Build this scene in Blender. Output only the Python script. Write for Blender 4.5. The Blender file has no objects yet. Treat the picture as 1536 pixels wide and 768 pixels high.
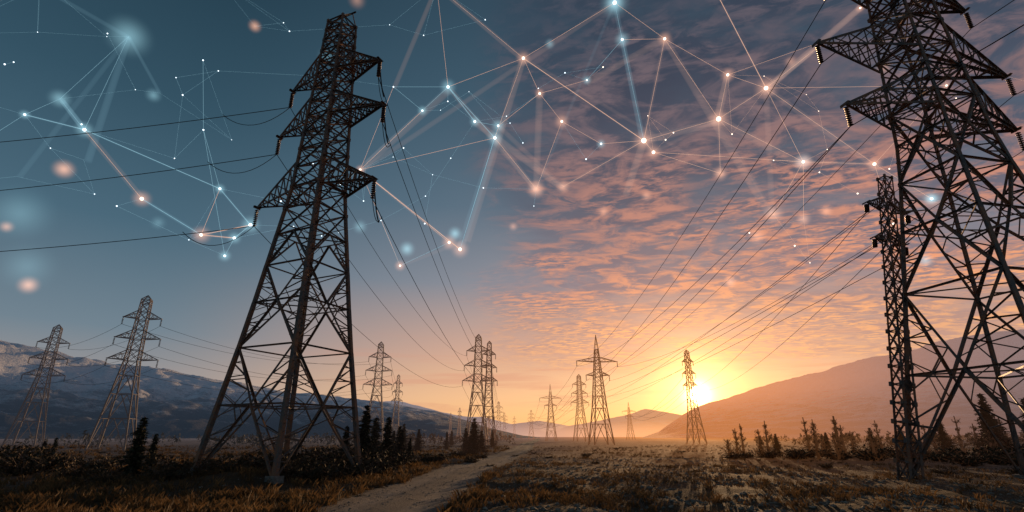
import bpy, bmesh, math, random
import numpy as np
from mathutils import Vector, Matrix, noise
random.seed(7); rng=np.random.default_rng(7)
CAMH=2.2
def lin(r,g,b,a=1):
    f=lambda c:((c/255+.055)/1.055)**2.4 if c>10 else c/255/12.92
    return (f(r),f(g),f(b),a)
scene=bpy.context.scene
SUN_AZ=math.radians(19.4); SUN_EL=math.radians(4.04)
SD=Vector((math.sin(SUN_AZ)*math.cos(SUN_EL),math.cos(SUN_AZ)*math.cos(SUN_EL),math.sin(SUN_EL)))

# ---------------- node helper
class NT:
    def __init__(s,nt): s.nt=nt; nt.nodes.clear()
    def n(s,t,**k):
        nd=s.nt.nodes.new(t)
        for a,b in k.items(): setattr(nd,a,b)
        return nd
    def put(s,sock,v):
        if isinstance(v,bpy.types.NodeSocket): s.nt.links.new(v,sock)
        elif v is not None: sock.default_value=v
    def m(s,op,a,b=None,c=None,clamp=False):
        nd=s.n('ShaderNodeMath',operation=op,use_clamp=clamp)
        for i,v in enumerate((a,b,c)):
            if v is not None: s.put(nd.inputs[i],v)
        return nd.outputs[0]
    def vm(s,op,a,b=None,out=0,scale=None):
        nd=s.n('ShaderNodeVectorMath',operation=op)
        s.put(nd.inputs[0],a)
        if b is not None: s.put(nd.inputs[1],b)
        if scale is not None: s.put(nd.inputs['Scale'],scale)
        return nd.outputs[out]
    def mix(s,f,a,b,bt='MIX'):
        nd=s.n('ShaderNodeMix',data_type='RGBA',blend_type=bt)
        s.put(nd.inputs[0],f); s.put(nd.inputs[6],a); s.put(nd.inputs[7],b)
        return nd.outputs[2]
    def sm(s,v,lo,hi,a=0.,b=1.):
        nd=s.n('ShaderNodeMapRange',interpolation_type='SMOOTHSTEP')
        s.put(nd.inputs[0],v); nd.inputs[1].default_value=lo; nd.inputs[2].default_value=hi
        nd.inputs[3].default_value=a; nd.inputs[4].default_value=b
        return nd.outputs[0]
    def ramp(s,f,pts):
        nd=s.n('ShaderNodeValToRGB'); s.put(nd.inputs[0],f); cr=nd.color_ramp
        while len(cr.elements)<len(pts): cr.elements.new(.5)
        for e,(p,c) in zip(cr.elements,pts): e.position=p; e.color=c
        return nd.outputs[0]
    def noise(s,vec,scale,detail=4,rough=.5,dist=0.,out='Fac'):
        nd=s.n('ShaderNodeTexNoise'); s.put(nd.inputs['Vector'],vec)
        nd.inputs['Scale'].default_value=scale; nd.inputs['Detail'].default_value=detail
        nd.inputs['Roughness'].default_value=rough; nd.inputs['Distortion'].default_value=dist
        return nd.outputs[out]
    def comb(s,x,y,z):
        nd=s.n('ShaderNodeCombineXYZ')
        s.put(nd.inputs[0],x);s.put(nd.inputs[1],y);s.put(nd.inputs[2],z); return nd.outputs[0]
    def sep(s,v):
        nd=s.n('ShaderNodeSeparateXYZ'); s.put(nd.inputs[0],v); return nd.outputs

# ---------------- world
w=bpy.data.worlds.new("World"); scene.world=w; w.use_nodes=True
t=NT(w.node_tree)
d=t.n('ShaderNodeTexCoord').outputs['Generated']
dn=t.vm('NORMALIZE',d)
X,Y,Z=t.sep(dn)
zc=t.m('MAXIMUM',Z,0.)
hv=t.vm('NORMALIZE',t.comb(X,Y,0.))
az=t.vm('DOT_PRODUCT',hv,(math.sin(SUN_AZ),math.cos(SUN_AZ),0),out=1)
warm=t.sm(az,.55,1.0)
cold=t.ramp(zc,[(0,lin(186,160,146)),(.06,lin(158,148,147)),(.16,lin(108,126,140)),(.32,lin(70,100,118)),(.5,lin(48,78,95)),(.72,lin(27,53,68)),(1,lin(18,40,54))])
wrm=t.ramp(zc,[(0,lin(252,188,116)),(.07,lin(240,186,138)),(.15,lin(208,163,140)),(.28,lin(130,136,148)),(.42,lin(84,108,126)),(.6,lin(58,86,104)),(.8,lin(40,62,78)),(1,lin(25,45,60))])
base=t.mix(warm,cold,wrm)
# altocumulus layer, laid out on a flat sheet overhead
den=t.m('ADD',zc,.04)
cp=t.comb(t.m('DIVIDE',X,den),t.m('DIVIDE',Y,den),0.)
mp=t.n('ShaderNodeMapping'); t.put(mp.inputs[0],cp); mp.inputs['Rotation'].default_value=(0,0,math.radians(35)); mp.inputs['Scale'].default_value=(1.0,1.5,1)
cq=mp.outputs[0]
big=t.noise(cq,.5,3,.55)
med=t.noise(cq,1.5,5,.62,.5)
med2=t.noise(t.vm('ADD',cq,(7.3,2.1,4.)),.8,3,.6,.3)
f1=t.noise(cq,5.2,5,.62,.7); f2=t.noise(t.vm('MULTIPLY',cq,(1.,1.5,1.)),11.,4,.62,.5)
bl=t.sm(med2,.42,.58)
fine=t.m('ADD',t.m('MULTIPLY',f1,t.m('SUBTRACT',1.,bl)),t.m('MULTIPLY',f2,bl))
azr=t.vm('DOT_PRODUCT',hv,(math.sin(math.radians(38)),math.cos(math.radians(38)),0),out=1)
reg=t.m('MULTIPLY',t.sm(azr,.60,.92),t.sm(zc,.06,.16))
cov=t.m('ADD',t.m('MULTIPLY',big,.9),t.m('MULTIPLY',reg,.55))
covm=t.m('MULTIPLY',t.sm(cov,.56,.84),reg)
greyc=t.ramp(zc,[(0,lin(220,155,122)),(.15,lin(178,138,128)),(.28,lin(116,108,122)),(.42,lin(74,82,100)),(.6,lin(52,62,80)),(1,lin(42,52,66))])
base=t.mix(t.m('MULTIPLY',covm,t.sm(med,.28,.58,.4,.97)),base,greyc)
lit=t.ramp(zc,[(0,lin(255,190,116)),(.14,lin(253,182,118)),(.26,lin(238,156,114)),(.38,lin(200,136,116)),(.52,lin(132,108,112)),(.7,lin(78,80,94)),(1,lin(56,62,78))])
patchy=t.m('MULTIPLY',t.sm(med,.36,.55,.16,1),t.sm(med2,.3,.55,.6,1.))
lm=t.m('MULTIPLY',t.m('MULTIPLY',t.sm(fine,.41,.62),patchy),covm)
base=t.mix(t.m('MULTIPLY',lm,.97),base,lit)
bars=t.noise(t.comb(t.m('MULTIPLY',X,2.2),t.m('MULTIPLY',Y,2.2),t.m('MULTIPLY',Z,42.)),1.4,5,.6,.4)
bm_=t.m('MULTIPLY',t.m('MULTIPLY',t.sm(bars,.5,.66),t.sm(zc,.02,.06)),t.sm(zc,.2,.1))
base=t.mix(t.m('MULTIPLY',t.m('MULTIPLY',bm_,warm),.5),base,lin(206,140,118))
s=t.m('MAXIMUM',t.vm('DOT_PRODUCT',dn,tuple(SD),out=1),0.)
def addglow(base,power,col,st):
    g=t.m('MULTIPLY',t.m('POWER',s,power),st)
    return t.vm('ADD',base,t.vm('SCALE',col,scale=g))
base=addglow(base,14,lin(255,150,80)[:3],.12)
base=addglow(base,110,lin(255,172,86)[:3],.7)
base=addglow(base,700,lin(255,200,105)[:3],1.9)
base=addglow(base,5000,lin(255,225,150)[:3],4)
disc=t.sm(s,math.cos(math.radians(.95)),math.cos(math.radians(.7)))
base=t.vm('ADD',base,t.vm('SCALE',(1.,.88,.6),scale=t.m('MULTIPLY',disc,6.)))
sky=t.n('ShaderNodeTexSky'); sky.sky_type='NISHITA'; sky.sun_disc=False
sky.sun_elevation=SUN_EL; sky.sun_rotation=SUN_AZ; sky.air_density=1.; sky.dust_density=1.
tot=t.vm('ADD',base,t.vm('SCALE',sky.outputs[0],scale=.008))
bg=t.n('ShaderNodeBackground'); t.put(bg.inputs[0],tot); bg.inputs[1].default_value=1.
o=t.n('ShaderNodeOutputWorld'); t.nt.links.new(bg.outputs[0],o.inputs[0])

sl=bpy.data.lights.new('sun','SUN'); sl.energy=3.8; sl.angle=math.radians(.6); sl.color=(1,.60,.30)
so=bpy.data.objects.new('sun',sl); scene.collection.objects.link(so)
so.rotation_euler=(-SD).to_track_quat('-Z','Y').to_euler()

cam=bpy.data.cameras.new('camera'); co=bpy.data.objects.new('camera',cam); scene.collection.objects.link(co)
cam.lens=18; cam.sensor_width=36; co.location=(0,0,CAMH); co.rotation_euler=(math.radians(109.44),0,0); cam.clip_end=30000; cam.clip_start=.1
scene.camera=co
scene.view_settings.view_transform='Standard'; scene.view_settings.look='None'; scene.view_settings.exposure=0

# ---------------- materials
def mat(name):
    m=bpy.data.materials.new(name); m.use_nodes=True; return m,NT(m.node_tree)
def finish(t,shader=None,vol=None):
    o=t.n('ShaderNodeOutputMaterial')
    if shader is not None: t.nt.links.new(shader,o.inputs[0])
    if vol is not None: t.nt.links.new(vol,o.inputs[1])
def princ(t,col,rough=.8,metal=0.,bump=None,bstr=.3,bd=.05,spec=.3):
    p=t.n('ShaderNodeBsdfPrincipled'); t.put(p.inputs['Base Color'],col); t.put(p.inputs['Roughness'],rough); t.put(p.inputs['Metallic'],metal)
    p.inputs['Specular IOR Level'].default_value=spec
    if bump is not None:
        b=t.n('ShaderNodeBump'); t.put(b.inputs['Height'],bump); b.inputs['Strength'].default_value=bstr; b.inputs['Distance'].default_value=bd
        t.nt.links.new(b.outputs[0],p.inputs['Normal'])
    return p.outputs[0]
def pos(t): return t.n('ShaderNodeNewGeometry').outputs['Position']
def painted_airlight(t,shader,per_m,off=0.,pw=14.):
    """evening haze painted as surface emission: grows with distance across the plain, warmer toward the sun"""
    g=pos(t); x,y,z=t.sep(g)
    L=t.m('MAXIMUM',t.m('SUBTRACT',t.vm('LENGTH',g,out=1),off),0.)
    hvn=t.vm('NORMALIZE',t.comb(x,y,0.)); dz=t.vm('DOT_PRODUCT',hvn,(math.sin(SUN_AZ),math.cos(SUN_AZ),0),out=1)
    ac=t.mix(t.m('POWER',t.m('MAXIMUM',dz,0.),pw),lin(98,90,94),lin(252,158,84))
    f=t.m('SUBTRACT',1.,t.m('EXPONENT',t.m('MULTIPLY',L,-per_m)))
    em=t.n('ShaderNodeEmission'); t.put(em.inputs[0],ac); em.inputs[1].default_value=1.  # haze colour mixed in as self-glow, no real scattering
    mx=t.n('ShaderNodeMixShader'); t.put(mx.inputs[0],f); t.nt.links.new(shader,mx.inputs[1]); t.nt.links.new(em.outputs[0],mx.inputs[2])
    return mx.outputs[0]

M_steel,t=mat('weathered_steel'); g=pos(t)
n1=t.noise(g,1.3,5,.65); n2=t.noise(g,9,3,.6)
c=t.ramp(t.m('ADD',t.m('MULTIPLY',n1,.7),t.m('MULTIPLY',n2,.3)),[(.36,(.045,.042,.042,1)),(.46,(.11,.10,.095,1)),(.54,(.19,.10,.06,1)),(.66,(.28,.14,.07,1))])
finish(t,princ(t,c,.65,.15,n2,.3,.01,.4))
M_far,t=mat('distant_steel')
finish(t,painted_airlight(t,princ(t,(.08,.065,.06,1),.7,.1),.0013)); M_far.cycles.emission_sampling='NONE'
M_ins,t=mat('insulator_ceramic'); finish(t,princ(t,(.06,.035,.03,1),.3,0,spec=.5))
M_wire,t=mat('cable'); finish(t,princ(t,(.03,.03,.033,1),.9,0,spec=0.))
M_conc,t=mat('concrete'); finish(t,princ(t,t.ramp(t.noise(pos(t),6,5),[(.3,(.12,.11,.1,1)),(.7,(.26,.24,.22,1))]),.9))

# ---------------- mesh util
def mesh_obj(name,V,F,mats,parent=None,smooth=False,mi=None):
    me=bpy.data.meshes.new(name)
    me.from_pydata([tuple(v) for v in V],[],[tuple(f) for f in F]); me.update()
    for m in (mats if isinstance(mats,list) else [mats]): me.materials.append(m)
    if mi is not None: me.polygons.foreach_set('material_index',mi)
    if smooth: me.polygons.foreach_set('use_smooth',[True]*len(me.polygons))
    ob=bpy.data.objects.new(name,me); scene.collection.objects.link(ob)
    if parent: ob.parent=parent
    return ob
class Bars:
    def __init__(s): s.V=[];s.F=[]
    def bar(s,a,b,r,kind='box'):
        a=Vector(a);b=Vector(b);d=b-a
        if d.length<1e-5: return
        d.normalize(); up=Vector((0,0,1)) if abs(d.z)<.9 else Vector((1,0,0))
        x=d.cross(up).normalized(); y=d.cross(x).normalized()
        if kind=='L':
            k=r*.35
            pr=[(-r,-r),(r,-r),(r,-r+k),(-r+k,-r+k),(-r+k,r),(-r,r)]
        elif kind=='tri': pr=[(r,0),(-.5*r,.87*r),(-.5*r,-.87*r)]
        else: pr=[(-r,-r),(r,-r),(r,r),(-r,r)]
        n=len(pr);o=len(s.V)
        for e in (a,b):
            for (p,q) in pr: s.V.append(e+x*p+y*q)
        for i in range(n): s.F.append((o+i,o+(i+1)%n,o+n+(i+1)%n,o+n+i))
        if kind!='tri': s.F.append(tuple(o+i for i in range(n))); s.F.append(tuple(o+n+i for i in reversed(range(n))))
    def tube(s,pts,r,n=3):
        for i in range(len(pts)-1): s.bar(pts[i],pts[i+1],r,'tri' if n==3 else 'box')
    def discs(s,a,b,n,r,seg=10):
        a=Vector(a);b=Vector(b);d=(b-a); L=d.length; d.normalize()
        up=Vector((0,0,1)) if abs(d.z)<.9 else Vector((1,0,0))
        x=d.cross(up).normalized(); y=d.cross(x).normalized()
        for i in range(n):
            c=a+d*(L*(i+.5)/n); h=L/n*.28; o=len(s.V)
            for (k,rr) in ((-h,r*.35),(0,r),(h*.5,r*.9),(h,r*.3)):
                for j in range(seg):
                    an=2*math.pi*j/seg
                    s.V.append(c+d*k+x*(rr*math.cos(an))+y*(rr*math.sin(an)))
            for q in range(3):
                for j in range(seg):
                    s.F.append((o+q*seg+j,o+q*seg+(j+1)%seg,o+(q+1)*seg+(j+1)%seg,o+(q+1)*seg+j))
        s.bar(a,b,.025,'box')

def wprof(prof,h):
    for (h0,w0),(h1,w1) in zip(prof,prof[1:]):
        if h<=h1: return w0+(w1-w0)*(h-h0)/(h1-h0)
    return prof[-1][1]
def build_tower(prof,arms,det,legr,seed=0,peak=0.,ins=1.5,kpan=.62,bk=.38):
    R=random.Random(seed); B=Bars(); I=Bars(); kind='L' if det else 'box'
    H=prof[-1][0]
    levels=[0.]; h=0
    while h<H-.6:
        step=max(1.05,wprof(prof,h)*kpan)
        if not det: step*=1.6
        h=min(H,h+step)
        if H-h<.8: h=H
        levels.append(h)
    cor=lambda h:[Vector((sx*wprof(prof,h)/2,sy*wprof(prof,h)/2,h)) for sx,sy in((-1,-1),(1,-1),(1,1),(-1,1))]
    br=legr*bk
    jit=lambda v:v+Vector((R.uniform(-.05,.05),R.uniform(-.05,.05),R.uniform(-.1,.1))) if det else v
    for i in range(len(levels)-1):
        a=cor(levels[i]); b=cor(levels[i+1]); w0=wprof(prof,levels[i])
        lr=legr*(1-.5*levels[i]/H)
        for k in range(4):
            B.bar(a[k],b[k],lr,kind)
            k2=(k+1)%4
            if w0>3.2:
                if i%2==0 or not det:
                    m=(b[k]+b[k2])/2
                    B.bar(a[k],m,br*1.3,kind);B.bar(a[k2],m,br*1.3,kind)
                    prs=((a[k],b[k]),(a[k2],b[k2]))
                else:
                    m=(a[k]+a[k2])/2
                    B.bar(b[k],m,br*1.3,kind);B.bar(b[k2],m,br*1.3,kind)
                    prs=((b[k],a[k]),(b[k2],a[k2]))
                B.bar(b[k],b[k2],br,kind)
                if det:
                    for (p,q) in prs:
                        q1=p.lerp(m,.25);q2=p.lerp(m,.5);q3=p.lerp(m,.75)
                        l1=jit(p.lerp(q,.28));l2=jit(p.lerp(q,.55));l3=jit(p.lerp(q,.8))
                        B.bar(q1,l1,br*.6,kind);B.bar(q2,l1,br*.6,kind);B.bar(q2,l2,br*.7,kind)
                        B.bar(q3,l2,br*.6,kind);B.bar(q3,jit(q.lerp(m,.5)),br*.6,kind)
                        B.bar(q.lerp(m,.5),l3,br*.5,kind)
            else:
                B.bar(a[k],b[k2],br,kind);B.bar(a[k2],b[k],br,kind)
                B.bar(b[k],b[k2],br*.9,kind)
                if det:
                    c=(a[k]+b[k2]+a[k2]+b[k])/4
                    B.bar(jit(a[k].lerp(b[k],.5)),c,br*.6,kind);B.bar(jit(a[k2].lerp(b[k2],.5)),c,br*.6,kind)
        if i%2==0: B.bar(b[0],b[2],br*.7,kind);
        if i%2==1 or det: B.bar(b[1],b[3],br*.7,kind)
        if det and i%3==0: B.bar(a[0],b[2],br*.6,kind)
        if det and w0<3.4:
            for k in range(4): B.bar(b[k]-Vector((0,0,.12)),b[k]+Vector((0,0,.12)),lr*1.3,'box')
    if peak:
        c=cor(H); tp=Vector((0,0,H+peak))
        for k in range(4): B.bar(c[k],tp,br*1.2,kind)
        for f in(.35,.65):
            for k in range(4): B.bar(c[k].lerp(tp,f),c[(k+1)%4].lerp(tp,f),br*.7,kind)
    tips=[]
    for (h,L1,L2,th) in arms:
        for sgn,L in((-1,L1),(1,L2)):
            wb=wprof(prof,h); wt=wprof(prof,min(H,h+th))
            tip=Vector((sgn*L,0,h+.15))
            bo=[Vector((sgn*wb/2,y*wb/2,h)) for y in(-1,1)]
            to=[Vector((sgn*wt/2,y*wt/2,min(H,h+th))) for y in(-1,1)]
            n=6 if det else 3
            for y in(0,1):
                B.bar(bo[y],tip,br*1.4,kind);B.bar(to[y],tip,br*1.4,kind)
                for q in range(n):
                    f0=q/n;f1=(q+1)/n
                    B.bar(bo[y].lerp(tip,f0),to[y].lerp(tip,f1*.98),br*.7,kind)
                    B.bar(bo[y].lerp(tip,f0),to[y].lerp(tip,f0),br*.7,kind)
            for q in range(1,n):
                f=q/n
                B.bar(bo[0].lerp(tip,f),bo[1].lerp(tip,f),br*.7,kind);B.bar(to[0].lerp(tip,f),to[1].lerp(tip,f),br*.6,kind)
                B.bar(bo[0].lerp(tip,(q-1)/n),bo[1].lerp(tip,f),br*.7,kind)
            B.bar(tip-Vector((0,.3,0)),tip+Vector((0,.3,0)),br*1.6,kind)
            if ins:
                e=tip-Vector((0,0,ins))
                I.discs(tip-Vector((0,0,.15)),e,9 if det else 5,.15 if det else .2,10 if det else 5)
                tips.append(e)
            else: tips.append(tip)
    return B,I,tips
def place_tower(name,loc,rot,tw,mat_s,lean=(0,0),scale=1.):
    B,I,tips=tw
    e=bpy.data.objects.new(name,None); scene.collection.objects.link(e)
    e.location=loc; e.rotation_euler=(lean[0],lean[1],rot); e.scale=(scale,)*3
    if isinstance(B,Bars):
        o1=mesh_obj('lattice_frame',B.V,B.F,mat_s,e)
        o2=mesh_obj('insulators',I.V,I.F,M_ins,e,True)
        tw=(o1.data,o2.data,tips)
    else:
        for nm,me in(('lattice_frame',B),('insulators',I)):
            ob=bpy.data.objects.new(nm,me); scene.collection.objects.link(ob); ob.parent=e
    Mx=Matrix.Translation(loc)@e.rotation_euler.to_matrix().to_4x4()@Matrix.Scale(scale,4)
    return [Mx@p for p in tips],tw,e

# ---------------- ground
ROAD=[(-4.2,-60),(-4.2,0),(-4.2,17),(-4.1,24.6),(-3.4,38.8),(-1.6,58.5),(2.3,113),(5,180),(11,271),(20,420),(32,700)]
def interp(path,y):
    for (x0,y0),(x1,y1) in zip(path,path[1:]):
        if y<=y1:
            f=max(0,(y-y0)/(y1-y0)); f=f*f*(3-2*f)*.5+f*.5
            return x0+(x1-x0)*f
    return path[-1][0]
nz=lambda x,y,s,o=0: noise.noise(Vector((x*s+o,y*s-o,o*.37)))
def gh(x,y):
    dd=math.hypot(x,y)
    a=.26*nz(x,y,.11,3)+.14*nz(x,y,.45,9)+.05*nz(x,y,1.6,5)+.7*nz(x,y,.018,1)*min(1,dd/200)
    rx=abs(x-interp(ROAD,y)); k=min(1,max(0,(rx-1.8)/1.6)); k=k*k*(3-2*k)
    if y<700: a=a*(.25+.75*k)-.10*(1-k)
    if dd<80:
        q=(x-1.2)/2.2; a+=.20*math.exp(-q*q)*(1+.6*nz(x,y,.3,4))*max(0,1-dd/80)
    if dd<60: a+=.5*math.exp(-((x+14.5)**2+(y-30)**2)/7)
    return a
nr,na=260,480
rad=np.concatenate([[0],np.geomspace(2.5,9000,nr)])
V=[(0,0,gh(0,0))];F=[]
angs=[]
for j in range(na):
    q=(j/na)*2-1; angs.append(math.pi*(0.38*q+.62*q**3) )
for r in rad[1:]:
    for a in angs:
        x=r*math.sin(a);y=r*math.cos(a)
        V.append((x,y,gh(x,y) if r<2500 else 0))
for j in range(na): F.append((0,1+(j+1)%na,1+j))
for i in range(nr-1):
    o=1+i*na
    for j in range(na):
        j2=(j+1)%na; F.append((o+j,o+j2,o+na+j2,o+na+j))
M_ground,t=mat('dry_ground'); g=pos(t); gx,gy,gz_=t.sep(g)
nA=t.noise(g,.12,6,.6); nB=t.noise(g,1.1,6,.65); nC=t.noise(g,14,5,.7)
right=t.sm(t.m('ADD',gx,t.m('MULTIPLY',t.noise(g,.25,4),5.)),-2.,4.)
grassc=t.ramp(nB,[(.3,(.026,.018,.010,1)),(.5,(.068,.042,.02,1)),(.7,(.13,.082,.038,1))])
gravc=t.ramp(nC,[(.3,(.038,.030,.023,1)),(.5,(.115,.088,.066,1)),(.68,(.32,.26,.21,1))])
patch=t.sm(nB,.45,.57)
cc=t.mix(t.m('MULTIPLY',right,t.m('SUBTRACT',1.,t.m('MULTIPLY',patch,.7))),grassc,gravc)
cc=t.mix(t.sm(nA,.45,.65,0,.55),cc,t.mix(nB,(.038,.025,.014,1),(.135,.082,.038,1)))
vor=t.n('ShaderNodeTexVoronoi'); t.put(vor.inputs['Vector'],g); vor.inputs['Scale'].default_value=9
hgt=t.m('ADD',nC,t.m('ADD',t.m('MULTIPLY',nB,1.8),t.m('MULTIPLY',vor.outputs[0],.6)))
finish(t,painted_airlight(t,princ(t,cc,.95,0,hgt,1.,.16,.1),.0018,25.,34.)); M_ground.cycles.emission_sampling='NONE'  # far ground gets painted haze glow, strongest toward the sun
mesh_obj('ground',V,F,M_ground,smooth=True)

def road(name,path,width,lift,mt,ymax,ymin):
    V=[];F=[];U=[];ys=list(np.concatenate([np.arange(ymin,60,.5),np.geomspace(60,ymax,140)]))
    nw=12
    for y in ys:
        cx=interp(path,y)
        for j in range(nw+1):
            f=j/nw; x=cx+(f-.5)*width
            rut=-.045*(math.exp(-((f-.3)/.08)**2)+math.exp(-((f-.7)/.08)**2))
            V.append((x,y,gh(x,y)+lift+rut+.045)); U.append(f)
    for i in range(len(ys)-1):
        for j in range(nw):
            o=i*(nw+1)+j; F.append((o,o+1,o+nw+2,o+nw+1))
    ob=mesh_obj(name,V,F,mt,smooth=True)
    at=ob.data.attributes.new('across','FLOAT','POINT'); at.data.foreach_set('value',U)
    return ob
def roadmat(name,c1,c2,rutc,edge):
    m,t=mat(name); g=pos(t)
    a=t.n('ShaderNodeAttribute'); a.attribute_name='across'; f=a.outputs['Fac']
    nB=t.noise(g,1.5,6,.65); nC=t.noise(g,22,5,.7)
    dd=t.m('ABSOLUTE',t.m('SUBTRACT',f,.5))
    col=t.ramp(nC,[(.3,c1),(.7,c2)])
    rut=t.sm(t.m('ABSOLUTE',t.m('SUBTRACT',dd,.2)),.13,.03)
    col=t.mix(t.m('MULTIPLY',rut,t.sm(nB,.3,.6,.3,.9)),col,rutc)
    bs=princ(t,col,.9,0,t.m('ADD',nC,nB),.9,.07,.2)
    al=t.m('LESS_THAN',t.m('ADD',dd,t.m('MULTIPLY',t.m('SUBTRACT',t.noise(g,2.2,7,.75),.5),.5)),edge)
    tr=t.n('ShaderNodeBsdfTransparent'); mx=t.n('ShaderNodeMixShader')
    t.put(mx.inputs[0],al); t.nt.links.new(tr.outputs[0],mx.inputs[1]); t.nt.links.new(bs,mx.inputs[2])
    finish(t,mx.outputs[0]); return m
M_road=roadmat('packed_dirt',(.09,.073,.06,1),(.27,.23,.195,1),(.28,.24,.205,1),.40)
road('dirt_road',ROAD,5.4,.012,M_road,690,-55)

# ---------------- hills
def hills(name,prof,r0,rc,r1,mt,namp,seed,na=360,nr=100,pw=1.35,rga=.3):
    az0,az1=prof[0][0],prof[-1][0]
    def el(a):
        for (a0,e0),(a1,e1) in zip(prof,prof[1:]):
            if a<=a1:
                f=(a-a0)/(a1-a0); return e0+(e1-e0)*f
        return 0
    V=[];F=[]
    for i in range(nr):
        tt=i/(nr-1); r=r0+(r1-r0)*tt; s=(r-r0)/(rc-r0)
        for j in range(na):
            a=az0+(az1-az0)*j/(na-1); ar=math.radians(a)
            e=math.tan(math.radians(max(0,el(a))))*rc
            sh=s**pw if s<1 else max(0,1-((r-rc)/(r1-rc))**1.5)
            x=r*math.sin(ar);y=r*math.cos(ar)
            n=noise.fractal(Vector((x/rc*3.2+seed,y/rc*3.2,seed)),1.,2.1,6)
            rg=1-abs(noise.fractal(Vector((x/rc*9+seed,y/rc*5.5,seed*2)),.8,2.2,6))
            h=e*sh*(1+namp*n*(1 if s<.98 else .35))+e*rga*(rg-.75)*min(1,s*1.6)*(1-s*.72 if s<1 else .28)
            V.append((x,y,h-6*(1-min(1,s*6))))
    for i in range(nr-1):
        for j in range(na-1):
            o=i*na+j; F.append((o,o+1,o+na+1,o+na))
    return mesh_obj(name,V,F,mt,smooth=True)
def hillmat(name,low,high,snow,hmax,air_c,air_w,airs,snowamt,sc,l0=1.35,l1=.8,pw=18.,st=2.6,s0=.58):
    m,t=mat(name); g=pos(t); x,y,z=t.sep(g)
    hn=t.m('DIVIDE',z,hmax)
    n1=t.noise(g,sc,8,.68)
    n2=t.noise(t.vm('MULTIPLY',g,(1,1,st)),sc*5,9,.75)
    c=t.mix(t.sm(t.m('ADD',hn,t.m('MULTIPLY',n1,.4)),.25,.7),low,high)
    sm=t.m('MULTIPLY',t.sm(t.m('ADD',t.m('MULTIPLY',hn,.5),t.m('MULTIPLY',n2,.9)),s0,s0+.2),snowamt)
    c=t.mix(sm,c,snow)
    bs=princ(t,c,.9,0,t.m('ADD',n1,n2),1.,60,.1)
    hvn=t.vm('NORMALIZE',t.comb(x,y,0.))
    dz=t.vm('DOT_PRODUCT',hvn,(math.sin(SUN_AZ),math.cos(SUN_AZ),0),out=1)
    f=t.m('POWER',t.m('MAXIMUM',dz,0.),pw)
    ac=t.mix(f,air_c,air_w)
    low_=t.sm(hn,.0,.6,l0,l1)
    em=t.n('ShaderNodeEmission'); t.put(em.inputs[0],ac); t.put(em.inputs[1],t.m('MULTIPLY',low_,airs))  # haze painted onto the slopes as emission, warmer toward the sun
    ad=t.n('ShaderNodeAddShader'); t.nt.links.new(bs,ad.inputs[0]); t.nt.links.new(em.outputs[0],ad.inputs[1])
    finish(t,ad.outputs[0]); m.cycles.emission_sampling='NONE'; return m
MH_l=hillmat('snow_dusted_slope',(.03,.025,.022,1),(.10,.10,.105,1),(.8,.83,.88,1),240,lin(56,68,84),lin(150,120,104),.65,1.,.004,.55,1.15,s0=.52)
MH_r=hillmat('painted_haze_slope',(.10,.08,.07,1),(.25,.22,.21,1),(.9,.86,.85,1),300,lin(124,106,106),lin(236,146,84),.85,1.,.0035,.8,1.15,24.,7.,.44)
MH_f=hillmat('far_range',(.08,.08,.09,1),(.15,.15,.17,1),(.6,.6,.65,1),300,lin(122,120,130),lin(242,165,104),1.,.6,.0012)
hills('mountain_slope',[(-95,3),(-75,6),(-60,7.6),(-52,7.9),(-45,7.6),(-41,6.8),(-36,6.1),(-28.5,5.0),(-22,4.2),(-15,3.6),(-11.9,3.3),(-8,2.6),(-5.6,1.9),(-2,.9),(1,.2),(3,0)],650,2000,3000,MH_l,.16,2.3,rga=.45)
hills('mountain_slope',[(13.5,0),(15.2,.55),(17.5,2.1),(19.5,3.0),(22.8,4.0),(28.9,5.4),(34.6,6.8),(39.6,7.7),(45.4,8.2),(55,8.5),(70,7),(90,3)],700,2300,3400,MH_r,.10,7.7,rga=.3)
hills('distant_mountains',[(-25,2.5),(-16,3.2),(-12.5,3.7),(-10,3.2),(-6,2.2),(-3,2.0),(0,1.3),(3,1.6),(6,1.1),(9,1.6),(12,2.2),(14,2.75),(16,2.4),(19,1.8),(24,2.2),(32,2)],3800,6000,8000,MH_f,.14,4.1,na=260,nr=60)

# ---------------- pylons
def gz(x,y): return gh(x,y)-.15
prof1=[(0,6.4),(8.4,4.4),(18.3,2.5),(33.4,1.5)]
A=build_tower(prof1,[(18.3,6.1,4.9,2.3),(24.1,5.0,5.1,2.0),(28.2,4.4,4.3,1.9)],True,.125,1)
T1,_,e1=place_tower('lattice_pylon',Vector((-13.6,32.5,gz(-13.6,32.5))),math.radians(-25),A,M_steel)
B=Bars()
for sx in(-1,1):
    for sy in (-1,1): B.bar((sx*.75,sy*.75,33.3),(sx*.95,0,34.1),.04,'L')
B.bar((-1.3,0,34.1),(1.3,0,34.1),.05,'L')
for i in range(70):
    h=2.5+i*.42; wv=wprof(prof1,h)/2; B.bar((wv,-wv,h),(wv+.28,-wv-.02,h),.018,'box')
mesh_obj('earth_wire_frame',B.V,B.F,M_steel,e1)
B=Bars()
for sx in(-1,1):
    for sy in(-1,1): B.bar((sx*3.2,sy*3.2,-.3),(sx*3.18,sy*3.18,.35),.32,'box')
mesh_obj('footings',B.V,B.F,M_conc,e1)
prof2=[(0,8.2),(9,5.8),(19,3.3),(36,1.9)]
A=build_tower(prof2,[(21.2,6.6,6.6,2.6),(25.6,7.6,7.6,2.4),(31,6,6,2.2)],True,.155,2,kpan=.7)
T2,_,e2=place_tower('lattice_pylon',Vector((26.6,27.5,gz(26.6,27.5))),math.radians(12),A,M_steel)
B=Bars()
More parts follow.
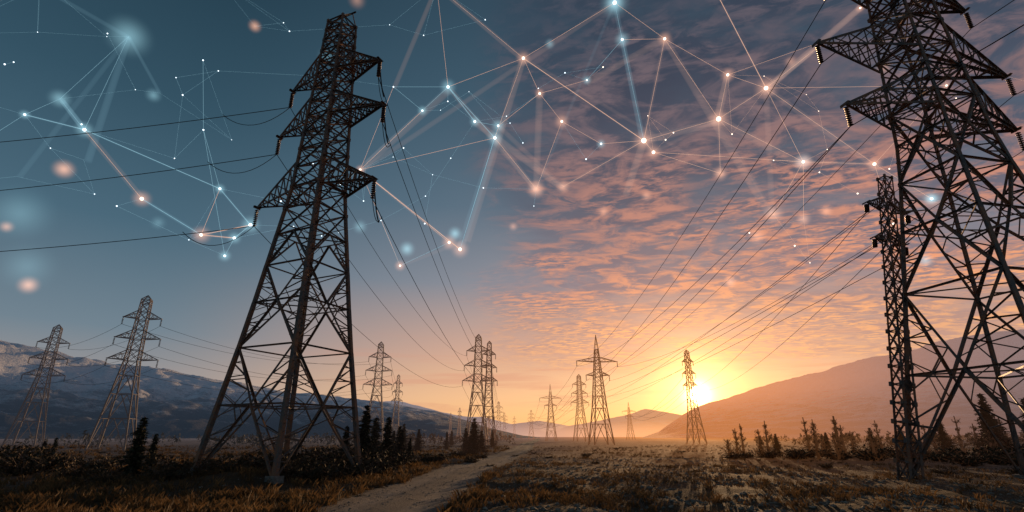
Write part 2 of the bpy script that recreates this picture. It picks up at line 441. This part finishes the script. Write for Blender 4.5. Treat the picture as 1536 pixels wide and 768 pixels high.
for sx in(-1,1):
    for sy in(-1,1): B.bar((sx*4.1,sy*4.1,-.3),(sx*4.08,sy*4.08,.35),.35,'box')
mesh_obj('footings',B.V,B.F,M_conc,e2)
A=build_tower([(0,.75),(19,.55)],[(16.6,1.5,1.5,.9),(14.2,1.1,1.1,.8)],True,.08,3,ins=.7,kpan=1.4)
TM,_,_=place_tower('lattice_mast',Vector((21.4,30,gz(21.4,30))),math.radians(10),A,M_steel,lean=(0,math.radians(11)))
VA=build_tower([(0,6.2),(8,4.2),(17,2.3),(30,1.6)],[(17.5,4.4,4.4,1.8),(21.8,4.0,4.0,1.6),(26,3.4,3.4,1.5)],False,.13,4,peak=1.)
VB=build_tower([(0,5.6),(9,3.4),(21,1.7),(26,1.0)],[(22.5,6.0,6.0,1.3),(18.6,3.4,3.4,1.1)],False,.13,5,peak=4.3)
VC=build_tower([(0,4.6),(10,2.6),(20,1.6),(30,1.2)],[(18.5,2.6,2.6,1.3),(22.5,2.4,2.4,1.2),(26.5,2.0,2.0,1.1)],False,.13,6,peak=.8)
ref={'A':VA,'B':VB,'C':VC}; HH={'A':31,'B':30.3,'C':30.8}
tips={}
def tw(key,kind,x,y,rot,H):
    k,newv,_=place_tower('lattice_pylon',Vector((x,y,gz(x,y))),math.radians(rot),ref[kind],M_far,scale=H/HH[kind])
    ref[kind]=newv; tips[key]=k
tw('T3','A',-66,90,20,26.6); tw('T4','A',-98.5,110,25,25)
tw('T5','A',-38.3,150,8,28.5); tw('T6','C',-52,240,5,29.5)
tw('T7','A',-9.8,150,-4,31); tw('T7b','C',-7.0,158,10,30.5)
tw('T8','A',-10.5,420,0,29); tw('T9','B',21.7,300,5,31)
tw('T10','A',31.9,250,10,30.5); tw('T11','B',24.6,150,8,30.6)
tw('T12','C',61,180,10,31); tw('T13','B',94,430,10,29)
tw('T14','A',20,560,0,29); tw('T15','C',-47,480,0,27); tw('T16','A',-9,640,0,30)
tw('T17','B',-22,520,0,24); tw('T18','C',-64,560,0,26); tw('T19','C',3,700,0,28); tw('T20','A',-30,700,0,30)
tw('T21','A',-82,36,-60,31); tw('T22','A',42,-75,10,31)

# ---------------- cables
def span(B,a,b,sag,r,n=26):
    pts=[a.lerp(b,i/n)-Vector((0,0,4*sag*(i/n)*(1-i/n))) for i in range(n+1)]
    B.tube(pts,r)
def cables(a,b,sag,r,pairs=None):
    B=Bars()
    for i,j in (pairs or [(k,k) for k in range(min(len(a),len(b)))]): span(B,a[i],b[j],sag*random.uniform(.85,1.15),r)
    mesh_obj('power_cables',B.V,B.F,M_wire)
cables(T1,tips['T7'],4.2,.028)
cables(T1,tips['T21'],1.6,.033,[(0,0),(2,2),(4,4)])
B=Bars()
for k in range(6):
    a=T1[k]; b=a+((tips['T21'][k]-a).normalized()*5.5 if k%2==0 else (tips['T7'][k]-a).normalized()*2.4)+Vector((0,0,-.2))
    span(B,a,b,1.3 if k%2==0 else .9,.028,12)
    if k%2: span(B,a+Vector((0,0,1.3)),a+Vector((.5,.2,-1.6)),.4,.05,8)
mesh_obj('jumper_cables',B.V,B.F,M_wire)
cables(T2,tips['T11'],3.2,.028,[(0,0),(1,1),(2,2),(3,3),(4,0),(5,1),(0,2)])
cables(T2,tips['T22'],2.,.033)
cables(TM,tips['T10'],3.5,.026,[(0,0),(1,1),(2,2),(3,3)])
cables(TM,tips['T12'],3.,.024,[(0,0),(1,1)])
cables(tips['T7'],tips['T8'],6,.035); cables(tips['T8'],tips['T16'],6,.05)
cables(tips['T11'],tips['T9'],4,.035); cables(tips['T9'],tips['T14'],6,.05,[(0,0),(1,1),(2,2),(3,3)])
cables(tips['T10'],tips['T14'],7,.05); cables(tips['T12'],tips['T13'],6,.05,[(0,0),(1,1),(2,2),(3,3)])
cables(tips['T4'],tips['T3'],1.5,.03); cables(tips['T3'],tips['T5'],3,.03); cables(tips['T5'],tips['T6'],3,.035)

# ---------------- vegetation
M_needle,t=mat('conifer_needles'); c=t.ramp(t.noise(pos(t),2.5,4),[(.35,(.012,.018,.010,1)),(.65,(.05,.055,.028,1))]); finish(t,painted_airlight(t,princ(t,c,.8),.0008,40.)); M_needle.cycles.emission_sampling='NONE'
M_bark,t=mat('bark'); finish(t,painted_airlight(t,princ(t,(.07,.045,.03,1),.9),.0015,20.)); M_bark.cycles.emission_sampling='NONE'
M_grass,t=mat('dry_grass_blades'); c=t.ramp(t.noise(pos(t),.9,4,.6),[(.3,(.04,.026,.012,1)),(.5,(.12,.07,.03,1)),(.72,(.26,.155,.062,1))])
p=princ(t,c,.8); tl=t.n('ShaderNodeBsdfTranslucent'); t.put(tl.inputs[0],c); mx=t.n('ShaderNodeMixShader'); mx.inputs[0].default_value=.35
t.nt.links.new(p,mx.inputs[1]); t.nt.links.new(tl.outputs[0],mx.inputs[2]); finish(t,mx.outputs[0])
M_leafd,t=mat('shrub_leaves'); c=t.ramp(t.noise(pos(t),3,4),[(.35,(.02,.018,.010,1)),(.65,(.10,.06,.028,1))]); finish(t,princ(t,c,.8))

def conifer(seed,H=4.,R=1.1):
    r=random.Random(seed); V=[];F=[]
    B=Bars(); 
    for i in range(6):
        B.bar((0,0,H*i/6),(r.uniform(-.02,.02),0,H*(i+1)/6),.09*(1-i/6.5),'box')
    lev=0
    while lev<1:
        z=H*(.06+.94*lev); Rz=R*(1-lev)**.85*r.uniform(.75,1.15)+.05
        nb=r.randint(6,9)
        for b in range(nb):
            a=r.uniform(0,6.283); L=Rz*r.uniform(.55,1.15); dz=r.uniform(-.35,.0)*L
            tip=Vector((math.cos(a)*L,math.sin(a)*L,z+dz)); base=Vector((0,0,z))
            B.bar(base,tip,.012,'tri')
            m=max(3,int(L*16))
            for q in range(m):
                f=(q+.6)/m; p=base.lerp(tip,f)
                s=.18*(1.15-f)+.06
                for w_ in range(2):
                    d1=Vector((r.uniform(-1,1),r.uniform(-1,1),r.uniform(-.7,.3))).normalized()*s*1.3
                    d2=Vector((r.uniform(-1,1),r.uniform(-1,1),r.uniform(-.4,.4))).normalized()*s*.45
                    o=len(V); V+= [p-d2,p+d2,p+d1]; F.append((o,o+1,o+2))
        lev+=r.uniform(.026,.045)
    o=len(V); k=len(F)
    V+=B.V; F+=[tuple(i+o for i in f) for f in B.F]
    return V,F,[0]*k+[1]*len(B.F)
cm=[]
for s_,(H_,R_) in enumerate(((4,1.25),(4,1.),(4,1.5))):
    V,F,mi=conifer(30+s_,H_,R_); 
    me=bpy.data.meshes.new('conifer'); me.from_pydata([tuple(v) for v in V],[],F); me.materials.append(M_needle); me.materials.append(M_bark); me.polygons.foreach_set('material_index',mi); cm.append(me)
def put_tree(x,y,h,k=None):
    k=random.randrange(3) if k is None else k
    ob=bpy.data.objects.new('conifer_tree',cm[k]); scene.collection.objects.link(ob)
    ob.location=(x,y,gh(x,y)-.05); ob.scale=(h/4*random.uniform(.95,1.3),)*2+(h/4,); ob.rotation_euler=(0,0,random.uniform(0,6))
for x,y,h in [(-21.9,32,3.5),(-23.6,36,2.5),(-33.5,40,2.2),(-36,42,1.9),(-34.6,38,1.7),(-11.4,42,4.6),(-10.3,45,3.8),(-12.6,50,4.2),(-9.6,47,3.0),(-8.6,46,2.2),(-11,53,3.4),(-12.2,40,3.0),(-16,80,4.0),(-14.6,85,3.4),(-5.4,77,5.0),(-6.8,80,3.6),(-4.6,82,3.2),(-19,95,3.8),(-12,100,3.2),(-4,110,3.4),(-9,120,3.6),(-13.5,62,2.8),(48.7,55,6.4),(50.5,57,5.2),(46,58,4.0),(52,52,5.5),(54,56,6),(41,62,3.2),(37,64,2.8),(43,60,3.6),(33,68,2.6),(-15,135,3.6)]:
    put_tree(x,y,h)
V=[];F=[]
r=random.Random(5)
def clump(cx,cy,h,wd):
    z0=gh(cx,cy)
    for q in range(26):
        f=r.random()**.8; rr=wd*(1-f)*r.uniform(.2,1); a=r.uniform(0,6.28)
        p=Vector((cx+rr*math.cos(a),cy+rr*math.sin(a),z0+h*f)); s=h*.16
        o=len(V)
        for _ in range(3): V.append(p+Vector((r.uniform(-s,s),r.uniform(-s,s),r.uniform(-s,s)*1.3)))
        F.append((o,o+1,o+2))
for i in range(1500):
    a=math.radians(r.choice([r.uniform(-50,1),r.uniform(-30,0),r.uniform(24,55),r.uniform(28,55)])); dd=r.uniform(130,560)
    clump(dd*math.sin(a),dd*math.cos(a),r.uniform(.8,3.4),r.uniform(1.,3.4))
mesh_obj('distant_treeline',V,F,M_needle)
for i in range(34):
    B=Bars(); x=27+i*.95+r.uniform(-.6,.6); y=r.uniform(54,72); h=r.uniform(2.,4.8); z0=gh(x,y)-.1
    top=Vector((r.uniform(-.25,.25),r.uniform(-.2,.2),h)); pr=Vector((0,0,0)); LV=[];LF=[]
    for q in range(5):
        nx=top*((q+1)/5)+Vector((r.uniform(-.06,.06),0,0)); B.bar(pr,nx,.12*(1-q*.17),'box')
        for _ in range(8):
            a=r.uniform(0,6.28); L=r.uniform(.2,.6)*(1.2-q*.15); e_=pr+Vector((math.cos(a)*L,math.sin(a)*L,L*.9)); B.bar(pr,e_,.02,'tri')
            for _2 in range(3): B.bar(pr.lerp(e_,r.uniform(.4,.9)),e_+Vector((r.uniform(-.2,.2),r.uniform(-.2,.2),r.uniform(0,.3))),.013,'tri')
            for _3 in range(9): # withered twigs and needles
                p_=pr.lerp(e_,r.uniform(.3,1.2))+Vector((r.uniform(-.12,.12),r.uniform(-.12,.12),r.uniform(-.2,.2))); o=len(LV)
                for _4 in range(3): LV.append(p_+Vector((r.uniform(-.07,.07),r.uniform(-.07,.07),r.uniform(-.11,.11))))
                LF.append((o,o+1,o+2))
        pr=nx
    k0=len(B.V); nf=len(B.F)
    ob=mesh_obj('withered_tree',B.V+LV,B.F+[tuple(i_+k0 for i_ in f) for f in LF],[M_bark,M_leafd],mi=[0]*nf+[1]*len(LF)); ob.location=(x,y,z0)
def shrub(seed):
    r=random.Random(seed); B=Bars(); V=[];F=[]
    for i in range(46):
        a=r.uniform(0,6.28); L=r.uniform(.4,1.1); e_=Vector((math.cos(a)*L*r.uniform(.3,1.),math.sin(a)*L*r.uniform(.3,1.),L*r.uniform(.25,.85)))
        m_=e_*.5+Vector((0,0,.06)); B.bar((0,0,0),m_,.014,'tri');B.bar(m_,e_,.009,'tri')
        for q in range(36):
            p=m_.lerp(e_,r.uniform(-.8,1.1))+Vector((r.uniform(-.12,.12),r.uniform(-.12,.12),r.uniform(-.1,.1)))
            if p.z<.02: p.z=r.uniform(.02,.15)
            o=len(V)
            for _ in range(3): V.append(p+Vector((r.uniform(-.06,.06),r.uniform(-.06,.06),r.uniform(-.08,.08))))
            F.append((o,o+1,o+2))
    k=len(F);o=len(V);V+=B.V;F+=[tuple(i+o for i in f) for f in B.F]
    me=bpy.data.meshes.new('shrub'); me.from_pydata([tuple(v) for v in V],[],F); me.materials.append(M_leafd); me.materials.append(M_bark); me.polygons.foreach_set('material_index',[0]*k+[1]*(len(F)-k)); return me
sm_=[shrub(i) for i in range(4)]
def put_shrub(x,y,s):
    ob=bpy.data.objects.new('shrub',sm_[random.randrange(4)]); scene.collection.objects.link(ob)
    ob.location=(x,y,gh(x,y)-.06); ob.scale=(s*random.uniform(1.,1.7),s*random.uniform(1.,1.7),s*random.uniform(.7,1.05)); ob.rotation_euler=(0,0,random.uniform(0,6))
for x,y,s in [(-13,33,2.),(-14.5,34,1.9),(-11,30.5,1.5),(-12.3,29.8,1.1),(-16,31,1.5),(-9.6,33,1.7),(-8.8,35,1.5),(-18,29,1.2),(-20,34,1.7),(-22.6,30.5,1.3),(-24,31,1.4),(-27,36,1.8),(-30,34,1.6),(-33,38,2.4),(-35,39,2.3),(-37,37,2.),(-31,37,1.9),(-39,40,2.1),(-19.5,27,1.),(-8.5,41,1.7),(-9.5,38,1.9),(-10.6,40,2.1),(-13,44,2.2),(-7.5,52,1.5),(-15,36,1.9),(-17,36,1.7),(-10.5,36,1.8),(-12,37,1.9),(17,46,.5),(25,44,.6),(9.5,70,.7),(28,36,.7),(31,34,.8),(4,60,.5),(35,48,1.5),(38,46,1.6),(41,44,1.6),(43,49,1.9),(36,55,1.8),(30,58,1.5),(26,62,1.4),(32,60,1.7),(40,56,2.),(45,50,2.1),(34,57,1.7),(28,60,1.5),(38,58,2.),(42,54,2.),(48,50,2.3),(50,53,2.4),(24,60,1.2)]:
    put_shrub(x,y,s)
for i in range(50):
    y=random.uniform(45,120); x=random.uniform(-.95,.9)*y
    put_shrub(x,y,random.uniform(.5,1.3) if x<-2 else random.uniform(.25,.6))
def scatter(n):
    out=[]
    while len(out)<n:
        a=rng.uniform(-.95,.95); dd=12+110*rng.random()**1.9
        x=dd*math.tan(a)*.75 if abs(a)<.85 else dd*math.tan(a)*.7; y=dd
        if abs(x)>dd*1.15+4: continue
        dr=abs(x-interp(ROAD,y))
        if dr<2.1+.5*nz(x,y,.6): continue
        dens=.5+.9*nz(x,y,.16,6)+.5*nz(x,y,.6,2)
        if x>-1: dens-=.25
        if rng.random()>dens: continue
        out.append((x,y))
    return out
V=[];F=[]
for x,y in scatter(11000):
    z=gh(x,y); nb=rng.integers(7,14); hs=rng.uniform(.12,.42)*(1 if x<-1 else .65)
    for b in range(nb):
        a=rng.uniform(0,6.283); px_=x+rng.normal(0,.09); py_=y+rng.normal(0,.09); h=hs*rng.uniform(.5,1.2); ln=h*rng.uniform(.2,.9)
        wx=math.cos(a+1.57)*.012;wy=math.sin(a+1.57)*.012; o=len(V)
        V+=[(px_-wx,py_-wy,z-.02),(px_+wx,py_+wy,z-.02),(px_+math.cos(a)*ln*.4+wx*.7,py_+math.sin(a)*ln*.4+wy*.7,z+h*.65),(px_+math.cos(a)*ln,py_+math.sin(a)*ln,z+h)]
        F+=[(o,o+1,o+2),(o,o+2,o+3)]
mesh_obj('dry_grass',V,F,M_grass)
M_stone,t=mat('stone'); finish(t,princ(t,t.ramp(t.noise(pos(t),3,4),[(.3,(.07,.058,.048,1)),(.7,(.34,.29,.24,1))]),.85))
V=[];F=[]
base=[(1,0,0),(0,1,0),(-1,0,0),(0,-1,0),(0,0,1),(.6,.6,.5),(-.6,.6,.5),(-.6,-.6,.5),(.6,-.6,.5)]
bf=[(0,5,8),(5,0,1),(1,6,5),(2,6,1),(2,7,6),(3,7,2),(3,8,7),(0,8,3),(4,5,6),(4,6,7),(4,7,8),(4,8,5)]
n=0
while n<15000:
    y=13+50*rng.random()**1.8; x=rng.uniform(-6,22)+ (0 if rng.random()<.8 else rng.uniform(-25,20))
    if abs(x)>y*1.15: continue
    if rng.random()>.45+nz(x,y,.3,8)*.9: continue
    s=.02+.09*rng.random()**3; z=gh(x,y); o=len(V); a=rng.uniform(0,6.28); ca,sa=math.cos(a),math.sin(a); ex=rng.uniform(.7,1.4)
    dr=abs(x-interp(ROAD,y))
    if dr<1.8: s*=.45
    for (p,q,k) in base:
        jj=1+rng.uniform(-.2,.2); p2=p*ex*jj*s;q2=q*jj*s
        V.append((x+p2*ca-q2*sa,y+p2*sa+q2*ca,z+k*s*.8*jj-.004+(.05 if dr<1.8 else 0)))
    F+=[(o+a_,o+b_,o+c_) for a_,b_,c_ in bf]; n+=1
mesh_obj('gravel',V,F,M_stone)

# ---------------- glowing network hanging in the sky (world metres)
net=bpy.data.objects.new('glowing_network',None); scene.collection.objects.link(net)
SRC="""A -58.2 60 41.6 c 1;B -73.8 66 48.2 c .7;B0 -71.7 60 39.5 c .4;C -49.5 62 32.2 w 1.1;D -39.2 60 26.2 w .8;E -40.6 64 34.7 c .7;F -32.1 58 26.7 c 1;G -32.6 56 24.2 c .7;H -35.7 60 23.4 c .5;I -23.4 70 41 w .7;J -15.2 66 24.1 w .4;K -6.7 62 25 w 1;L -9.2 70 29 w .9;N -9 60 48.6 c .9;O -13.2 64 47.5 c .5;P -2.4 62 41.6 c 1;Q -2.2 70 48.9 c .8;R -5.1 60 42.9 c .7;S 1.8 66 58.7 w 1.2;T 4 62 49 w .7;U 7.5 66 47 w .8;V 17.8 60 39.9 w 1.8;W 23.8 64 60.7 w 1;X 16.1 60 56.9 c .8;Y 17 66 70 c 1.7;Z 29.3 62 44.7 w 1.8;a 35.7 60 48.4 w 1.4;b 33.7 66 55.5 w 1;c 14 70 45.6 c .6;d 20.2 64 40.5 w 1.1;e 40 62 37.8 w .8;f 56.1 70 42 w 1.2;g 30.2 66 38.2 w 0;k 30.7 60 67 c .3;u -13.4 70 77.8 w .4;q 40.9 66 31 w 0;r -73.5 70 54 c 0;s 56.1 62 32.2 c .7;j -71.1 76 72.2 c 0;v 60.9 70 72.9 w .5;m 53.3 66 30.3 w .4;z 36.8 66 31.7 w 0;h 3.9 74 39.7 w 0;i 8.5 76 41.2 w 0;n19 -23.9 74 44.6 c 0;n21 12 68 56.1 c .4;n22 -6.3 66 27.8 c 0;n23 17.4 70 37 w 0;n24 -57.5 70 55.1 c 0;n25 -68.4 72 43.9 c 0;n26 -80.3 74 42 c 0;n27 -86.4 72 79.9 c 0;n28 -50.3 68 60 c .3;n29 -18.9 68 54.8 c .3;n30 53.6 70 65.9 w .3;n31 67.3 66 53.5 w .5;n32 -44.8 64 44.2 c .3;n3 -44.3 70 68.9 w 0;n15 56.6 64 55.2 w 0"""
NP={};NK={}
for l in SRC.split(';'):
    k,x,y,z,c_,s_=l.split(); NP[k]=Vector((float(x),float(y),float(z))); NK[k]=(c_,float(s_))
EDG="B0-B B-A A-E A-C C-D D-G G-F D-F G-H E-F E-D A-j j-r r-A I-K I-J J-L I-O O-N N-P N-S N-R R-Q S-V S-P S-T T-U T-Q X-W Y-X W-V W-Z Y-S Y-W X-V V-Z V-c V-d Z-a a-b b-W a-k a-f Z-g d-g d-e a-e K-P P-h U-h V-i e-f Z-e I-P b-Z u-S u-N f-m e-q e-z f-s K-Q L-I c-U n32-E n32-n28 n32-H n29-N n29-O n29-I n21-X n21-T n30-a n30-b n31-f n31-a r-B".split()
STR={'A-E':1,'B-A':1,'S-V':1,'a-k':.9,'I-K':.9,'G-F':.9,'D-G':.8,'N-R':.9,'N-P':.7,'D-F':.7,'E-F':.7,'C-D':.7}
BEAMS="Y-h Y-V W-z Z-z X-V T-h S-g a-z V-n23 V-d j-n26 j-n25 j-n24 Y-I S-n22 N-n19 Q-i Z-e a-Z a-f W-n21 V-i n27-j v-a Z-g u-S I-N C-D A-C s-f J-n22 n30-a b-Z Z-d P-h K-P I-L A-r V-Z e-f N-h R-i W-V u-n29".split()
def emat(name,col,st):
    m,t=mat(name); e=t.n('ShaderNodeEmission'); e.inputs[0].default_value=col; e.inputs[1].default_value=st; finish(t,e.outputs[0]); m.cycles.emission_sampling='NONE'; return m
def vmat(name,col,st):
    m,t=mat(name); e=t.n('ShaderNodeEmission'); e.inputs[0].default_value=col; e.inputs[1].default_value=st; finish(t,None,e.outputs[0]); return m
CC=lin(160,210,228);CW=lin(255,200,168)
lines={'w':Bars(),'c':Bars()}
def rod(B,a,b,r,n=8):
    d=(b-a).normalized(); up=Vector((0,0,1)) if abs(d.z)<.9 else Vector((1,0,0)); x=d.cross(up).normalized(); y=d.cross(x)
    o=len(B.V)
    for e in(a,b):
        for j in range(n):
            an=2*math.pi*j/n; B.V.append(e+x*(r*math.cos(an))+y*(r*math.sin(an)))
    for j in range(n): B.F.append((o+j,o+(j+1)%n,o+n+(j+1)%n,o+n+j))
    B.F.append(tuple(o+j for j in reversed(range(n)))); B.F.append(tuple(o+n+j for j in range(n)))
vm_={'w':[vmat('warm_beam',CW,.14),vmat('warm_beam_faint',CW,.055)],'c':[vmat('cool_beam',CC,.12),vmat('cool_beam_faint',CC,.05)]}
def beam(a,b,r,c_,faint):
    B=Bars(); d=(b-a); rod(B,a+d*.004,b-d*.004,r,12)
    bm=bmesh.new(); me=bpy.data.meshes.new('beam')
    me.from_pydata([tuple(v) for v in B.V],[],B.F); bm.from_mesh(me); bmesh.ops.recalc_face_normals(bm,faces=bm.faces); bm.to_mesh(me); bm.free()
    me.materials.append(vm_[c_][1 if faint else 0]); ob=bpy.data.objects.new('beam',me); scene.collection.objects.link(ob); ob.parent=net
def colour(p,q): return 'w' if (NK[p][0]=='w' or NK[q][0]=='w') and (p+q) not in('KP','KQ','CD','JL','UH','Yh','YV','XV') else 'c'
for e in EDG:
    p,q=e.split('-'); s_=STR.get(e,.3); wc=colour(p,q)
    rod(lines[wc],NP[p],NP[q],.008+.022*s_,5)
    if s_>.5: beam(NP[p],NP[q],.16,wc,False)
for k,e in enumerate(BEAMS):
    p,q=e.split('-'); beam(NP[p],NP[q]+Vector((0,.4*(k%3),0)),.28+.14*(k%3),colour(p,q),True)
r=random.Random(21); small=[]
main=list(NP)
while len(small)<80:
    c_=NP[r.choice(main)]; p=c_+Vector((r.gauss(0,9),r.uniform(-5,6),r.gauss(0,8)))
    if p.z<24 or p.y<55: continue
    small.append(p)
allp=[NP[k] for k in main]+small
for p in small:
    nn=sorted(allp,key=lambda q:(q-p).length)[1:5]
    for q in nn[:r.choice([1,2,3])]: rod(lines['w' if p.x>12 else 'c'],p,q,.0065,4)
mesh_obj('warm_filaments',lines['w'].V,lines['w'].F,emat('warm_light',CW,1.0),net); mesh_obj('cool_filaments',lines['c'].V,lines['c'].F,emat('cool_light',CC,.85),net)
def sphere_mesh(name,seg=16):
    bm=bmesh.new(); bmesh.ops.create_uvsphere(bm,u_segments=seg,v_segments=seg//2,radius=1); me=bpy.data.meshes.new(name); bm.to_mesh(me); bm.free()
    me.polygons.foreach_set('use_smooth',[True]*len(me.polygons)); return me
mcore={'w':emat('warm_bulb',lin(255,232,210),2.5),'c':emat('cool_bulb',lin(230,246,255),2.2)}
def halo_mat(name,col,st):
    m,t=mat(name); tc=t.n('ShaderNodeTexCoord').outputs['Object']
    ln=t.vm('LENGTH',tc,out=1); f=t.m('SUBTRACT',1.,ln,clamp=True); f=t.m('POWER',f,2.)
    e=t.n('ShaderNodeEmission'); e.inputs[0].default_value=col; t.put(e.inputs[1],t.m('MULTIPLY',f,st)); finish(t,None,e.outputs[0])
    m.cycles.volume_step_rate=2.5; return m
hcache={}
def halo(p,r,c,peak):
    key=(c,round(r,1),round(peak,2))
    if key not in hcache:
        me=sphere_mesh('halo',24); me.materials.append(halo_mat('glow',{'w':lin(255,185,145),'c':lin(160,210,222)}[c],peak/max(r,.1)*1.5)); hcache[key]=me
    ob=bpy.data.objects.new('node_halo',hcache[key]); scene.collection.objects.link(ob); ob.parent=net; ob.location=p; ob.scale=(round(r,1),)*3
cmesh={}
for c_ in 'wc':
    me=sphere_mesh('node_core',12); me.materials.append(mcore[c_]); cmesh[c_]=me
def core(p,c_,r_):
    ob=bpy.data.objects.new('node_core',cmesh[c_]); scene.collection.objects.link(ob); ob.parent=net; ob.location=p; ob.scale=(r_,)*3
for k,(c_,s_) in NK.items():
    if s_<=0: continue
    core(NP[k],c_,.08+.14*s_)
    if s_>.35: halo(NP[k],round((.6+.9*s_)*2)/2,c_,.5)
for p in small: core(p,'w' if p.x>12 else 'c',.06+.06*r.random())
H="""-71.1 76 72.2 4.6 c .45;-69.1 70 41.1 1.9 w .75;-70.7 72 23.1 1.7 w .7;-44.3 70 68.9 1.4 w .6;-61.8 74 57.7 1.6 c .35;-8.4 70 30.4 1.4 c .6;-15.3 70 28 1.5 c .6;3.9 74 39.7 1.9 w .75;8.5 76 41.2 1.5 w .5;40.9 66 31 1.3 w .5;30.2 66 38.2 1.4 w .65;-73.5 70 54 2 c .45;31.1 70 23 1.2 w .45;36.8 66 31.7 1.8 w .55;-74.8 70 31.5 1.2 w .5;-84 80 38.2 6 c .2;-79.8 80 28.6 5 c .16;36 70 29.9 1.7 w .35;14.1 72 34.9 1.2 w .35;.2 74 33.2 1 w .35;56.6 64 55.2 1.4 w .35;40 62 37.8 1.6 c .4;-27.3 70 74.7 2 w .3;56.1 62 32.2 1.4 c .5;52.9 62 23.5 1.2 c .5;6.6 72 66.9 1.2 c .35;17 66 70 3 c .5;-22.5 70 31.5 1.4 c .35;20.9 72 37.5 1.2 w .35;47 70 34 1.3 w .35;-54 72 33 1.4 c .2;44 66 58 1.3 w .35;-33 74 66 2 c .2"""
for l in H.split(';'):
    x,y,z,r_,c_,pk=l.split(); halo(Vector((float(x),float(y),float(z))),float(r_),c_,float(pk))
